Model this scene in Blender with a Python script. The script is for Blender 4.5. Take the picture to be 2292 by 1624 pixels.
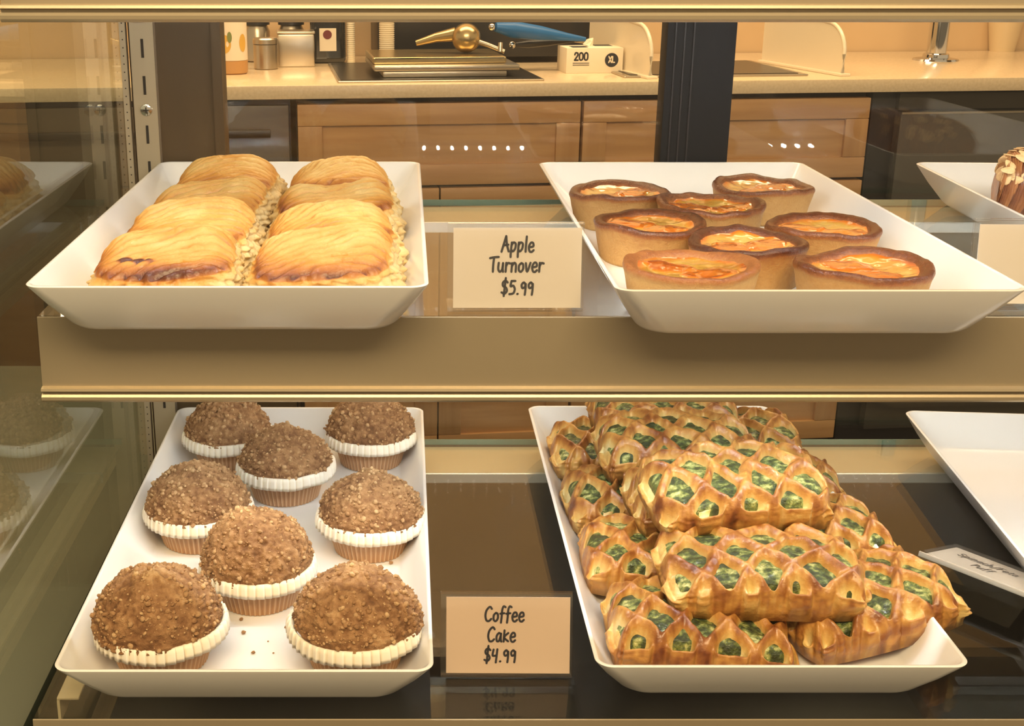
import bpy, bmesh, math, random
import numpy as np
from mathutils import Vector, Matrix
random.seed(4)
PI = math.pi
for o in list(bpy.data.objects): bpy.data.objects.remove(o)
S = bpy.context.scene
COL = S.collection

# ------------------------------------------------------------------ camera
H = 1.165                      # camera height above the floor
F, CX, CY, P = 2860.0, 905.0, 812.0, math.radians(18.2)
cam_d = bpy.data.cameras.new('camera'); cam = bpy.data.objects.new('camera', cam_d); COL.objects.link(cam)
cam.location = (0, 0, H); cam.rotation_euler = (PI/2 - P, 0, 0)
cam_d.sensor_fit = 'HORIZONTAL'; cam_d.sensor_width = 36; cam_d.lens = F/2292*36
cam_d.shift_x = (1146-CX)/2292; cam_d.shift_y = 0.0; cam_d.clip_start = .01
S.camera = cam
# ------------------------------------------------------------------ world, lamps, exposure
S.view_settings.view_transform = 'Standard'; S.view_settings.look = 'None'
S.view_settings.gamma = 1; S.view_settings.exposure = 0.0
try: S.cycles.transparent_max_bounces = 24
except Exception: pass
W = bpy.data.worlds.new('world'); S.world = W; W.use_nodes = True
bgn = W.node_tree.nodes['Background']; bgn.inputs[0].default_value = (1.0, .73, .43, 1); bgn.inputs[1].default_value = .72
def area(name, loc, rot, sx, sy, power, col):
    l = bpy.data.lights.new(name, 'AREA'); l.shape = 'RECTANGLE'; l.size = sx; l.size_y = sy
    l.energy = power; l.color = col
    o = bpy.data.objects.new(name, l); o.location = loc; o.rotation_euler = rot; COL.objects.link(o); return o
WARM = (1.0, .72, .42)
area('kitchen_ceiling_lamp', (.3, 2.55, 2.55), (0, 0, 0), 2.8, .6, 68, WARM)
area('customer_ceiling_lamp', (.1, -.7, 2.4), (math.radians(30), 0, 0), 1.8, .7, 84, (1.0, .74, .43))
LED_STRENGTH = 640.0

def at(u, v, y=None, z=None):
    """photo pixel -> world point on a plane of known depth y or known height z"""
    X = (u-CX)/F; Y = -(v-CY)/F
    d = Vector((X, math.cos(P)+Y*math.sin(P), -math.sin(P)+Y*math.cos(P)))
    t = y/d.y if y is not None else (z-H)/d.z
    return Vector((d.x*t, d.y*t, H+d.z*t))

# ------------------------------------------------------------------ helpers
def sf(c, k=1.0):
    """sRGB 0-255 -> linear"""
    r = []
    for x in c:
        x /= 255.0
        r.append((x/12.92 if x <= .04045 else ((x+.055)/1.055)**2.4)*k)
    return tuple(r)+(1.0,)
def tag(o, label=None, cat=None, group=None, kind=None):
    if label: o['label'] = label
    if cat: o['category'] = cat
    if group: o['group'] = group
    if kind: o['kind'] = kind
    return o
def empty(name, loc=(0,0,0), rz=0.0, rx=0.0, ry=0.0):
    o = bpy.data.objects.new(name, None); o.location = loc; o.rotation_euler = (rx, ry, rz)
    o.empty_display_size = .02; COL.objects.link(o); return o
def link(name, me, mat, parent=None, smooth=None):
    o = bpy.data.objects.new(name, me); COL.objects.link(o)
    if mat is not None and not me.materials: me.materials.append(mat)
    if parent: o.parent = parent
    return o
def obj(name, bm, mat, parent=None, smooth=False):
    me = bpy.data.meshes.new(name)
    bmesh.ops.recalc_face_normals(bm, faces=bm.faces)
    bm.to_mesh(me); bm.free()
    if smooth: me.polygons.foreach_set('use_smooth', [True]*len(me.polygons))
    return link(name, me, mat, parent)
def autosmooth(o, ang=40):
    me = o.data
    me.polygons.foreach_set('use_smooth', [True]*len(me.polygons))
    bm = bmesh.new(); bm.from_mesh(me); c = math.radians(ang)
    for e in bm.edges:
        e.smooth = not (len(e.link_faces) == 2 and e.calc_face_angle(0) > c)
    bm.to_mesh(me); bm.free(); return o
def bx(bm, x0, x1, y0, y1, z0, z1, bev=0, seg=2):
    m = Matrix.Translation(((x0+x1)/2, (y0+y1)/2, (z0+z1)/2)) @ Matrix.Diagonal((abs(x1-x0), abs(y1-y0), abs(z1-z0), 1))
    r = bmesh.ops.create_cube(bm, size=1, matrix=m)
    if bev:
        es = set(e for v in r['verts'] for e in v.link_edges)
        bmesh.ops.bevel(bm, geom=list(es), offset=bev, segments=seg, affect='EDGES', profile=.6)
    return bm
def box(name, x0, x1, y0, y1, z0, z1, mat, parent=None, bev=0, seg=2):
    o = obj(name, bx(bmesh.new(), x0, x1, y0, y1, z0, z1, bev, seg), mat, parent)
    if bev: autosmooth(o, 35)
    return o
def lathe(bm, prof, n=40, c=(0,0,0), cap=True):
    rings = []
    for r, z in prof:
        rings.append([bm.verts.new((c[0]+r*math.cos(2*PI*k/n), c[1]+r*math.sin(2*PI*k/n), c[2]+z)) for k in range(n)])
    for a, b in zip(rings, rings[1:]):
        for k in range(n): bm.faces.new((a[k], a[(k+1) % n], b[(k+1) % n], b[k]))
    if cap: bm.faces.new(rings[0]); bm.faces.new(rings[-1])
    return bm
def tube(bm, pts, rad, n=10, cap=True):
    pts = [Vector(p) for p in pts]; rings = []
    up = Vector((0, 0, 1))
    for i, p in enumerate(pts):
        d = (pts[min(i+1, len(pts)-1)]-pts[max(i-1, 0)]).normalized()
        a = d.cross(up)
        if a.length < 1e-3: a = d.cross(Vector((0, 1, 0)))
        a.normalize(); b = d.cross(a)
        r = rad[i] if isinstance(rad, (list, tuple)) else rad
        rings.append([bm.verts.new(p+a*r*math.cos(2*PI*k/n)+b*r*math.sin(2*PI*k/n)) for k in range(n)])
    for a, b in zip(rings, rings[1:]):
        for k in range(n): bm.faces.new((a[k], a[(k+1) % n], b[(k+1) % n], b[k]))
    if cap: bm.faces.new(rings[0]); bm.faces.new(rings[-1])
    return bm
def extrude_profile(bm, prof, x0, x1):
    """prof: closed list of (y,z), extruded along x"""
    a = [bm.verts.new((x0, y, z)) for y, z in prof]; b = [bm.verts.new((x1, y, z)) for y, z in prof]
    n = len(prof)
    for k in range(n): bm.faces.new((a[k], a[(k+1) % n], b[(k+1) % n], b[k]))
    bm.faces.new(a); bm.faces.new(b); return bm
def copy_tree(o, parent=None):
    c = o.copy(); COL.objects.link(c)
    if parent: c.parent = parent
    for ch in list(o.children): copy_tree(ch, c)
    return c

# numpy noise
def _h(ix, iy, iz, s):
    with np.errstate(over='ignore'):
        n = (ix.astype(np.uint32)*np.uint32(374761393) + iy.astype(np.uint32)*np.uint32(668265263)
             + iz.astype(np.uint32)*np.uint32(2147483647) + np.uint32(s*1013904223 & 0xffffffff))
        n = (n ^ (n >> np.uint32(13)))*np.uint32(1274126177)
        n = n ^ (n >> np.uint32(16))
        n = n*np.uint32(2246822519); n = n ^ (n >> np.uint32(15))
    return n.astype(np.float64)/4294967295.0
def vn(x, y, z, f, s=0):
    x = np.asarray(x)*f+1000; y = np.asarray(y)*f+1000; z = np.asarray(z)*f+1000
    x, y, z = np.broadcast_arrays(x, y, z)
    ix, iy, iz = np.floor(x).astype(np.int64), np.floor(y).astype(np.int64), np.floor(z).astype(np.int64)
    fx, fy, fz = x-ix, y-iy, z-iz
    fx = fx*fx*(3-2*fx); fy = fy*fy*(3-2*fy); fz = fz*fz*(3-2*fz)
    r = 0
    for dx in (0, 1):
        for dy in (0, 1):
            for dz in (0, 1):
                w = (fx if dx else 1-fx)*(fy if dy else 1-fy)*(fz if dz else 1-fz)
                r = r + w*_h(ix+dx, iy+dy, iz+dz, s)
    return r*2-1
def fbm(x, y, z, f, s=0, o=4):
    r = 0; a = 1; t = 0
    for k in range(o):
        r = r+a*vn(x, y, z, f*2**k, s+k*7); t += a; a *= .5
    return r/t
def sstep(a, b, x):
    t = np.clip((x-a)/(b-a), 0, 1); return t*t*(3-2*t)
def np_mesh(name, V, faces, attrs={}, smooth=True):
    me = bpy.data.meshes.new(name)
    me.from_pydata(V.tolist(), [], faces)
    for k, a in attrs.items():
        at_ = me.attributes.new(k, 'FLOAT', 'POINT'); at_.data.foreach_set('value', np.asarray(a, dtype=np.float32))
    if smooth: me.polygons.foreach_set('use_smooth', [True]*len(me.polygons))
    me.update(); return me
def grid_faces(nu, nv, wrap=False, off=0):
    f = []
    for i in range(nu-1):
        for j in range(nv if wrap else nv-1):
            k = (j+1) % nv
            f.append((off+i*nv+j, off+i*nv+k, off+(i+1)*nv+k, off+(i+1)*nv+j))
    return f
def polar_mesh(name, X, Y, Z, attrs, bottom=True):
    """X,Y,Z arrays (rings, nt); ring 0 is collapsed to the pole"""
    nr, nt = X.shape
    V = np.stack([X.ravel(), Y.ravel(), Z.ravel()], 1)
    f = [tuple(reversed(q)) for q in grid_faces(nr, nt, True)]
    f = [q[::-1] for q in f]
    f.append(tuple(range(nt))[::-1])
    if bottom: f.append(tuple((nr-1)*nt+k for k in range(nt)))
    me = np_mesh(name, V, f, {k: a.ravel() for k, a in attrs.items()})
    bm = bmesh.new(); bm.from_mesh(me); bmesh.ops.recalc_face_normals(bm, faces=bm.faces); bm.to_mesh(me); bm.free()
    return me

# ------------------------------------------------------------------ materials
def mat(name, col, rough=.5, metal=0, coat=0, spec=.5, bump=None, var=None, sss=0):
    """bump=(scale,strength,distance) ; var=(scale, colour2, amount)"""
    m = bpy.data.materials.new(name); m.use_nodes = True
    nt = m.node_tree; b = nt.nodes['Principled BSDF']
    b.inputs['Base Color'].default_value = col; b.inputs['Roughness'].default_value = rough
    b.inputs['Metallic'].default_value = metal; b.inputs['Coat Weight'].default_value = coat
    b.inputs['Coat Roughness'].default_value = .08
    b.inputs['Specular IOR Level'].default_value = spec
    if sss:
        b.inputs['Subsurface Weight'].default_value = sss; b.inputs['Subsurface Radius'].default_value = (.006, .003, .0015)
        b.inputs['Subsurface Scale'].default_value = 1.0
    tc = nt.nodes.new('ShaderNodeTexCoord')
    if bump:
        n = nt.nodes.new('ShaderNodeTexNoise'); n.inputs['Scale'].default_value = bump[0]; n.inputs['Detail'].default_value = 5
        nt.links.new(tc.outputs['Object'], n.inputs['Vector'])
        bp = nt.nodes.new('ShaderNodeBump'); bp.inputs['Strength'].default_value = bump[1]; bp.inputs['Distance'].default_value = bump[2]
        nt.links.new(n.outputs['Fac'], bp.inputs['Height']); nt.links.new(bp.outputs['Normal'], b.inputs['Normal'])
    if var:
        n = nt.nodes.new('ShaderNodeTexNoise'); n.inputs['Scale'].default_value = var[0]; n.inputs['Detail'].default_value = 4
        mp = nt.nodes.new('ShaderNodeMapping'); nt.links.new(tc.outputs['Object'], mp.inputs['Vector'])
        if len(var) > 3: mp.inputs['Scale'].default_value = var[3]
        nt.links.new(mp.outputs['Vector'], n.inputs['Vector'])
        r = nt.nodes.new('ShaderNodeValToRGB'); r.color_ramp.elements[0].position = .35; r.color_ramp.elements[1].position = .65
        r.color_ramp.elements[0].color = col; c2 = var[1]
        r.color_ramp.elements[1].color = tuple(col[i]*(1-var[2])+c2[i]*var[2] for i in range(3))+(1,)
        nt.links.new(n.outputs['Fac'], r.inputs['Fac']); nt.links.new(r.outputs['Color'], b.inputs['Base Color'])
    return m
def tone_mat(name, stops, rough=(.5, .5), coat=0, noise=(150, .12), bump=(400, .3, .0006), sss=0, spec=.5, noise2=None):
    """colour from the baked-in 'tone' attribute (browning, darker grooves and pleat folds) broken up with noise"""
    m = bpy.data.materials.new(name); m.use_nodes = True; nt = m.node_tree; b = nt.nodes['Principled BSDF']
    N = nt.nodes.new; L = nt.links.new
    a = N('ShaderNodeAttribute'); a.attribute_name = 'tone'
    tc = N('ShaderNodeTexCoord')
    n = N('ShaderNodeTexNoise'); n.inputs['Scale'].default_value = noise[0]; n.inputs['Detail'].default_value = 6; n.inputs['Roughness'].default_value = .65
    L(tc.outputs['Object'], n.inputs['Vector'])
    s = N('ShaderNodeMath'); s.operation = 'MULTIPLY_ADD'; s.inputs[1].default_value = noise[1]*2; s.inputs[2].default_value = -noise[1]
    L(n.outputs['Fac'], s.inputs[0])
    ad = N('ShaderNodeMath'); ad.operation = 'ADD'; L(a.outputs['Fac'], ad.inputs[0]); L(s.outputs[0], ad.inputs[1])
    r = N('ShaderNodeValToRGB'); e = r.color_ramp.elements
    e[0].position = stops[0][0]; e[0].color = stops[0][1]; e[1].position = stops[-1][0]; e[1].color = stops[-1][1]
    for p, c in stops[1:-1]:
        q = e.new(p); q.color = c
    L(ad.outputs[0], r.inputs['Fac']); L(r.outputs['Color'], b.inputs['Base Color'])
    mr = N('ShaderNodeMapRange'); mr.inputs['To Min'].default_value = rough[0]; mr.inputs['To Max'].default_value = rough[1]
    L(a.outputs['Fac'], mr.inputs['Value']); L(mr.outputs[0], b.inputs['Roughness'])
    b.inputs['Coat Weight'].default_value = coat; b.inputs['Coat Roughness'].default_value = .12
    b.inputs['Specular IOR Level'].default_value = spec
    if sss:
        b.inputs['Subsurface Weight'].default_value = sss; b.inputs['Subsurface Radius'].default_value = (.005, .0025, .001); b.inputs['Subsurface Scale'].default_value = 1
    n2 = N('ShaderNodeTexNoise'); n2.inputs['Scale'].default_value = bump[0]; n2.inputs['Detail'].default_value = 5
    if noise2:
        mp = N('ShaderNodeMapping'); mp.inputs['Scale'].default_value = noise2; L(tc.outputs['Object'], mp.inputs['Vector']); L(mp.outputs['Vector'], n2.inputs['Vector'])
    else: L(tc.outputs['Object'], n2.inputs['Vector'])
    bp = N('ShaderNodeBump'); bp.inputs['Strength'].default_value = bump[1]; bp.inputs['Distance'].default_value = bump[2]
    L(n2.outputs['Fac'], bp.inputs['Height']); L(bp.outputs['Normal'], b.inputs['Normal'])
    return m
def glass_mat(name, tint=(1, 1, 1, 1), f0=.04, rough=0.0, haze=0.0):
    """clear sheet: straight-through transparency with a Schlick reflection on each face"""
    m = bpy.data.materials.new(name); m.use_nodes = True; nt = m.node_tree; N = nt.nodes.new; L = nt.links.new
    nt.nodes.remove(nt.nodes['Principled BSDF']); out = nt.nodes['Material Output']
    lw = N('ShaderNodeLayerWeight'); lw.inputs['Blend'].default_value = .5
    p = N('ShaderNodeMath'); p.operation = 'POWER'; p.inputs[1].default_value = 5; L(lw.outputs['Facing'], p.inputs[0])
    q = N('ShaderNodeMath'); q.operation = 'MULTIPLY_ADD'; q.inputs[1].default_value = 1-f0; q.inputs[2].default_value = f0; L(p.outputs[0], q.inputs[0])
    t = N('ShaderNodeBsdfTransparent'); t.inputs[0].default_value = tint
    g = N('ShaderNodeBsdfGlossy'); g.inputs['Roughness'].default_value = rough
    mx = N('ShaderNodeMixShader'); L(q.outputs[0], mx.inputs[0]); L(t.outputs[0], mx.inputs[1]); L(g.outputs[0], mx.inputs[2])
    L(mx.outputs[0], out.inputs[0]); return m
M = {}
M['tray'] = mat('white_melamine', (.80, .79, .77, 1), .22, coat=.25, spec=.5)
M['apron'] = mat('champagne_metal', sf((176, 162, 136)), .34, metal=.55, bump=(900, .05, .0003))
M['rail'] = mat('beige_rail', sf((196, 178, 146)), .35, metal=.3)
M['bright_rail'] = mat('bright_rail_edge', sf((225, 225, 220)), .25, metal=.6)
M['glass'] = glass_mat('shelf_glass', (.965, .985, .975, 1))
M['pane'] = glass_mat('clear_pane', (.985, .99, .985, 1), .04)
M['side_glass'] = glass_mat('side_pane_glass', (.90, .94, .91, 1), .05)
M['acrylic'] = glass_mat('clear_acrylic', (.985, .985, .98, 1), .05, .03)
M['glass_edge'] = mat('green_glass_edge', sf((96, 130, 118)), .15, coat=.5)
M['standard'] = mat('satin_steel', sf((196, 180, 152)), .38, metal=.55, bump=(700, .05, .0002))
M['slot'] = mat('slot_black', sf((40, 32, 22)), .8)
M['brown_frame'] = mat('brown_frame', sf((76, 60, 40)), .4, metal=.3, var=(14, sf((96, 78, 52)), .6, (1, 1, .1)))
M['black_frame'] = mat('black_frame', sf((20, 20, 22)), .55, spec=.2)
M['deck'] = mat('dark_case_floor', sf((20, 20, 22)), .5, spec=.25, var=(8, sf((32, 28, 25)), .5))
M['card'] = mat('card_stock', sf((212, 202, 190)), .75, bump=(900, .06, .0002))
M['card_pink'] = mat('pink_card_stock', sf((206, 182, 160)), .75, bump=(900, .06, .0002))
M['ink'] = mat('marker_ink', sf((34, 34, 42)), .5)
M['wood'] = mat('light_oak', sf((198, 154, 102)), .45, coat=.1, var=(6, sf((176, 130, 82)), .7, (9, 9, .8)), bump=(60, .08, .0006))
M['wood_h'] = mat('light_oak_rail', sf((200, 156, 104)), .45, coat=.1, var=(6, sf((178, 132, 84)), .7, (.8, 9, 9)), bump=(60, .08, .0006))
M['gap'] = mat('cabinet_shadow_gap', sf((52, 40, 28)), .8)
M['counter'] = mat('cream_quartz', sf((226, 204, 168)), .22, coat=.2, var=(180, sf((200, 176, 140)), .5))
M['splash'] = mat('beige_wall', sf((205, 176, 136)), .35, var=(3, sf((188, 158, 118)), .6))
M['steel'] = mat('stainless', sf((190, 178, 158)), .28, metal=.9, bump=(300, .05, .0003))
M['dark_steel'] = mat('dark_steel', sf((70, 66, 60)), .3, metal=.7)
M['chrome'] = mat('chrome', sf((215, 215, 215)), .06, metal=1)
M['black'] = mat('black_plastic', sf((34, 33, 36)), .35)
M['brass'] = mat('worn_bronze_metal', sf((190, 168, 122)), .25, metal=.9)
M['blue'] = mat('blue_grip', sf((24, 96, 156)), .4)
M['white_plastic'] = mat('cream_plastic', sf((232, 218, 190)), .3, coat=.2)
M['clear_cup'] = glass_mat('cup_plastic', (.93, .91, .88, 1), .08, .15)
M['label_white'] = mat('label_paper', sf((230, 215, 190)), .6)
M['fruit'] = mat('label_fruit_yellow', sf((214, 168, 70)), .6)
M['leaf'] = mat('label_leaf_green', sf((120, 130, 70)), .6)
M['maroon'] = mat('label_maroon', sf((110, 40, 44)), .6)
M['bottle'] = mat('dark_bottle', sf((32, 32, 32)), .12, coat=.6)
M['cardboard'] = mat('cream_carton', sf((236, 222, 196)), .6)
M['amber'] = mat('amber_plastic', sf((190, 142, 84)), .3)
M['floor'] = mat('kitchen_tile', sf((50, 42, 34)), .4, var=(5, sf((40, 34, 28)), .8))
M['ceiling'] = mat('ceiling_paint', sf((220, 205, 180)), .9)
M['greygreen'] = mat('grey_green_laminate', sf((92, 98, 84)), .35, coat=.2)
lm = bpy.data.materials.new('led_emitter'); lm.use_nodes = True
_b = lm.node_tree.nodes['Principled BSDF']; _b.inputs['Emission Color'].default_value = (.94, .97, 1, 1); _b.inputs['Emission Strength'].default_value = LED_STRENGTH
_b.inputs['Base Color'].default_value = (1, 1, 1, 1); M['led'] = lm

M['turn'] = tone_mat('puff_pastry', [(0, sf((208, 186, 138))), (.26, sf((204, 166, 98))), (.46, sf((194, 138, 60))), (.68, sf((160, 98, 36))), (.90, sf((120, 62, 24))), (1, sf((84, 40, 20)))],
                     (.62, .33), coat=.15, noise=(95, .12), bump=(380, .6, .0012))
M['crust'] = tone_mat('tart_crust', [(0, sf((200, 164, 106))), (.35, sf((174, 132, 76))), (.6, sf((150, 92, 44))), (.8, sf((104, 56, 28))), (1, sf((70, 32, 16)))],
                      (.75, .18), noise=(330, .20), bump=(700, .8, .0009))
M['custard'] = tone_mat('glazed_custard', [(0, sf((200, 172, 96))), (.3, sf((184, 138, 54))), (.5, sf((196, 126, 40))), (.72, sf((190, 98, 20))), (.9, sf((160, 76, 26))), (1, sf((110, 50, 22)))],
                        (.18, .12), coat=1, noise=(120, .07), bump=(160, .4, .0012), sss=.15)
M['crumb'] = tone_mat('streusel_crumb', [(0, sf((74, 48, 30))), (.3, sf((124, 88, 58))), (.55, sf((160, 122, 84))), (.8, sf((194, 160, 118))), (1, sf((226, 194, 144)))],
                      (.85, .7), noise=(420, .20), bump=(1100, .8, .0012), spec=.25)
M['cup_paper'] = tone_mat('muffin_paper', [(0, sf((140, 98, 62))), (.5, sf((176, 134, 96))), (1, sf((212, 184, 150)))], (.6, .6), noise=(200, .06), bump=(900, .1, .0002))
M['skirt_paper'] = tone_mat('muffin_paper_rim', [(0, sf((206, 188, 158))), (.5, sf((232, 220, 198))), (1, sf((248, 242, 230)))], (.6, .6), noise=(200, .04), bump=(900, .1, .0002), sss=.1)
M['lattice'] = tone_mat('lattice_pastry', [(0, sf((216, 202, 150))), (.22, sf((204, 172, 104))), (.45, sf((184, 134, 66))), (.68, sf((146, 92, 42))), (.88, sf((108, 56, 24))), (1, sf((88, 46, 22)))],
                        (.5, .28), coat=.22, noise=(130, .13), bump=(260, .6, .0014))
M['spinach'] = tone_mat('spinach_filling', [(0, sf((24, 32, 14))), (.36, sf((46, 60, 24))), (.52, sf((92, 106, 50))), (.66, sf((150, 156, 92))), (.88, sf((206, 202, 144)))],
                        (.5, .4), coat=.2, noise=(260, .55), bump=(400, .9, .002), sss=.05, noise2=(1, 2.2, 1))
M['croissant'] = tone_mat('croissant_crust', [(0, sf((206, 158, 98))), (.4, sf((176, 118, 68))), (.7, sf((128, 74, 42))), (1, sf((80, 42, 26)))],
                          (.45, .3), coat=.3, noise=(120, .15), bump=(300, .5, .001))
M['almond'] = mat('sliced_almond', sf((232, 200, 150)), .5, var=(200, sf((204, 160, 104)), .6))

# ------------------------------------------------------------------ setting
ZU, ZL = H-.2463, H-.506        # tops of the two glass shelves
ZT = H+.0137
CT = H-.261                     # kitchen counter top
XL, XR = -.2547, .86
KA = math.radians(6.0); KO = Vector((.4, 2.57, 0))
def K(lx, ly, z=0): return Vector((KO.x+lx*math.cos(KA)-ly*math.sin(KA), KO.y+lx*math.sin(KA)+ly*math.cos(KA), z))
def kthing(name, p, label, cat, group=None, rz=0):
    return tag(empty(name, p, KA+rz), label, cat, group)
def struct(o): o['kind'] = 'structure'; return o
struct(box('floor', -30, 30, -40, 5, -.05, 0, M['floor']))
wb = box('wall_back', -3.2, 3.6, .655, .75, 0, 2.9, M['splash']); wb.location = KO; wb.rotation_euler = (0, 0, KA); struct(wb)
struct(box('ceiling', -3.2, 4.2, 1.45, 4.2, 2.85, 2.9, M['ceiling']))

# --- kitchen counter and cabinets (local frame: x along the counter, y=0 at its front edge)
c = box('worktop', -2.6, 2.6, 0, .65, CT-.027, CT, M['counter'], None, .003)
c.location = KO; c.rotation_euler = (0, 0, KA)
tag(c, 'long cream stone worktop running behind the pastry case', 'worktop')
def lx_of(u, v, z):
    p = at(u, v, z=z)-KO; return p.x*math.cos(KA)+p.y*math.sin(KA)
def shaker(parent, name, x0, x1, z0, z1, rail, handle=False):
    """panel with raised frame"""
    bm = bmesh.new()
    bx(bm, x0, x1, -.002, .018, z0, z1, .0015)
    o = obj(name, bm, M['wood_h'], parent)
    for a in ((x0, x1, z1-rail, z1), (x0, x1, z0, z0+rail)): box('rail', a[0], a[1], -.011, -.0015, a[2], a[3], M['wood_h'], o, .002)
    for a in ((x0, x0+rail*1.15), (x1-rail*1.15, x1)): box('stile', a[0], a[1], -.011, -.0015, z0+rail+.0003, z1-rail-.0003, M['wood'], o, .002)
    return o
def cabinet(x0, x1, label):
    r = tag(empty('base_cabinet', K((x0+x1)/2, .03, 0), KA), label, 'cabinet', 'oak base cabinets under the worktop')
    w = (x1-x0)/2; zt = CT-.0275
    bm = bmesh.new(); bx(bm, -w+.001, w-.001, .02, .6, .1, zt)
    obj('carcass', bm, M['gap'], r)
    shaker(r, 'drawer_front', -w+.003, w-.003, zt-.175, zt-.012, .042)
    shaker(r, 'door', -w+.003, -.0015, .12, zt-.181, .042)
    shaker(r, 'door', .0015, w-.003, .12, zt-.181, .042)
    return r
x_a, x_b, x_c = lx_of(668, 300, CT-.10), lx_of(1301, 300, CT-.10), lx_of(1940, 300, CT-.10)
x_a, x_b, x_c = -.60, -.045, .50
pts = [at(668, 300, y=2.55), at(1301, 300, y=2.60), at(1942, 300, y=2.66)]
x_a, x_b, x_c = [(p-KO).x/math.cos(KA) for p in pts]
cabinet(x_a, x_b, 'oak cabinet behind the left half of the case, left of the black post')
cabinet(x_b, x_c, 'oak cabinet partly hidden by the black post')
# appliances either side
fr = kthing('undercounter_fridge', K(x_c+.36, .02), 'dark undercounter fridge with a steel top edge, behind the right trays', 'fridge')
w = .35; zt = CT-.0285
box('body', -w, w, .02, .6, .08, zt, M['black'], fr)
box('door', -w+.05, w, -.01, .018, .14, zt-.04, mat('fridge_door', sf((64, 62, 58)), .25, coat=.4), fr, .003)
box('door_trim', -w+.05, w, -.014, -.0105, zt-.044, zt-.040, M['steel'], fr)
box('control_strip', -w+.05, w, .004, .018, zt-.036, zt-.004, M['dark_steel'], fr)
dk = kthing('undercounter_appliance', K(x_a-.32, .02), 'dark front appliance left of the oak cabinets, beside the brown door frame', 'appliance')
w = .31
box('body', -w, w, .02, .6, .08, zt, M['black'], dk)
box('front_panel', -w+.004, w-.004, .0, .018, .12, zt-.012, mat('appliance_front', sf((84, 70, 46)), .35, coat=.3), dk, .002)
box('door_handle', -w+.04, w-.04, -.03, -.018, zt-.07, zt-.055, M['dark_steel'], dk, .002)
cabl = cabinet(x_a-.65-.56, x_a-.65, 'oak cabinet seen through the side pane at far left')

# --- things on the counter
def onc(u, v): return at(u, v, z=CT)
# juice jug
p = onc(527, 168); jg = kthing('juice_bottle', (p.x-.012, p.y+.035, CT), 'pale juice bottle with a lemon label, next to the brown frame', 'bottle')
bm = lathe(bmesh.new(), [(.030, 0), (.034, .003), (.0345, .028)], 32); autosmooth(obj('base_band', bm, M['amber'], jg), 30)
bm = lathe(bmesh.new(), [(.0345, .0285), (.0345, .15), (.030, .165), (.015, .18), (.014, .19)], 32); autosmooth(obj('body', bm, M['label_white'], jg), 30)
bm = lathe(bmesh.new(), [(.016, .1905), (.016, .205)], 24); obj('cap', bm, M['leaf'], jg)
def sticker(name, u0, R, z, w, h, m, par, shape='ell'):
    """patch wrapped on a cylinder of radius R, centred at angle u0"""
    bm = bmesh.new(); c = bm.verts.new((R*math.cos(u0), R*math.sin(u0), z)); ring = []
    for k in range(28):
        a = 2*PI*k/28; e = (abs(math.cos(a))**(1 if shape == 'ell' else .35), abs(math.sin(a))**(1 if shape == 'ell' else .35))
        dx = w/2*math.copysign(e[0], math.cos(a)); dz = h/2*math.copysign(e[1], math.sin(a))
        ring.append(bm.verts.new((R*math.cos(u0+dx/R), R*math.sin(u0+dx/R), z+dz)))
    for k in range(28): bm.faces.new((c, ring[k], ring[(k+1) % 28]))
    return obj(name, bm, m, par)
sticker('label_lemon', -1.95, .0350, .062, .030, .038, M['fruit'], jg)
sticker('label_lemon', -.75, .0350, .064, .018, .036, M['fruit'], jg)
sticker('label_leaf', -1.60, .0352, .076, .010, .022, M['leaf'], jg)
sticker('label_seal', -1.78, .0350, .115, .016, .012, M['leaf'], jg)
# steel shaker cup
p = onc(593, 157); sc = kthing('metal_cup', (p.x, p.y+.028, CT), 'small steel cup in front of the metal box', 'cup')
autosmooth(obj('body', lathe(bmesh.new(), [(.024, 0), (.0265, .002), (.0265, .052), (.0245, .053)], 32), M['steel'], sc), 30)
autosmooth(obj('lid', lathe(bmesh.new(), [(.0275, .0535), (.0275, .063), (.025, .066), (.01, .067)], 32), M['steel'], sc), 30)
# metal box
p = onc(665, 150); mb = kthing('metal_box', (p.x, p.y+.04, CT), 'square brushed metal box between the steel cup and the dark bottle', 'box')
box('body', -.045, .035, -.04, .04, 0, .07, M['steel'], mb, .003)
box('lid', -.047, .037, -.042, .042, .0705, .076, M['steel'], mb, .002)
# jars behind the cup
for k, (u, lab) in enumerate(((575, 'stubby jar with a black lid behind the steel cup, left one'), (652, 'stubby jar with a black lid behind the metal box, right one'))):
    p = onc(u, 139); j = kthing('lidded_jar', (p.x, p.y+.02, CT), lab, 'jar', 'lidded jars at the back of the worktop')
    autosmooth(obj('jar_body', lathe(bmesh.new(), [(.026, 0), (.03, .003), (.03, .068), (.024, .082)], 28), M['steel'], j), 30)
    autosmooth(obj('lid', lathe(bmesh.new(), [(.030, .0825), (.030, .104), (.027, .106)], 28), M['black'], j), 30)
# dark bottle
p = onc(732, 143); db = kthing('dark_bottle', (p.x, p.y+.04, CT), 'black bottle with a cream label and maroon emblem', 'bottle')
bm = bmesh.new(); bx(bm, -.040, .040, -.035, .035, 0, .16, .014, 4); autosmooth(obj('body', bm, M['bottle'], db), 50)
autosmooth(obj('neck', lathe(bmesh.new(), [(.028, .1605), (.016, .18), (.015, .22)], 24), M['bottle'], db), 30)
box('label_panel', -.020, .018, -.0362, -.0354, .028, .078, M['label_white'], db)
bm = bmesh.new(); bmesh.ops.create_circle(bm, cap_ends=True, radius=.010, segments=20, matrix=Matrix.Translation((-.002, -.0366, .064)) @ Matrix.Rotation(PI/2, 4, 'X')); obj('emblem', bm, M['maroon'], db)

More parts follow.
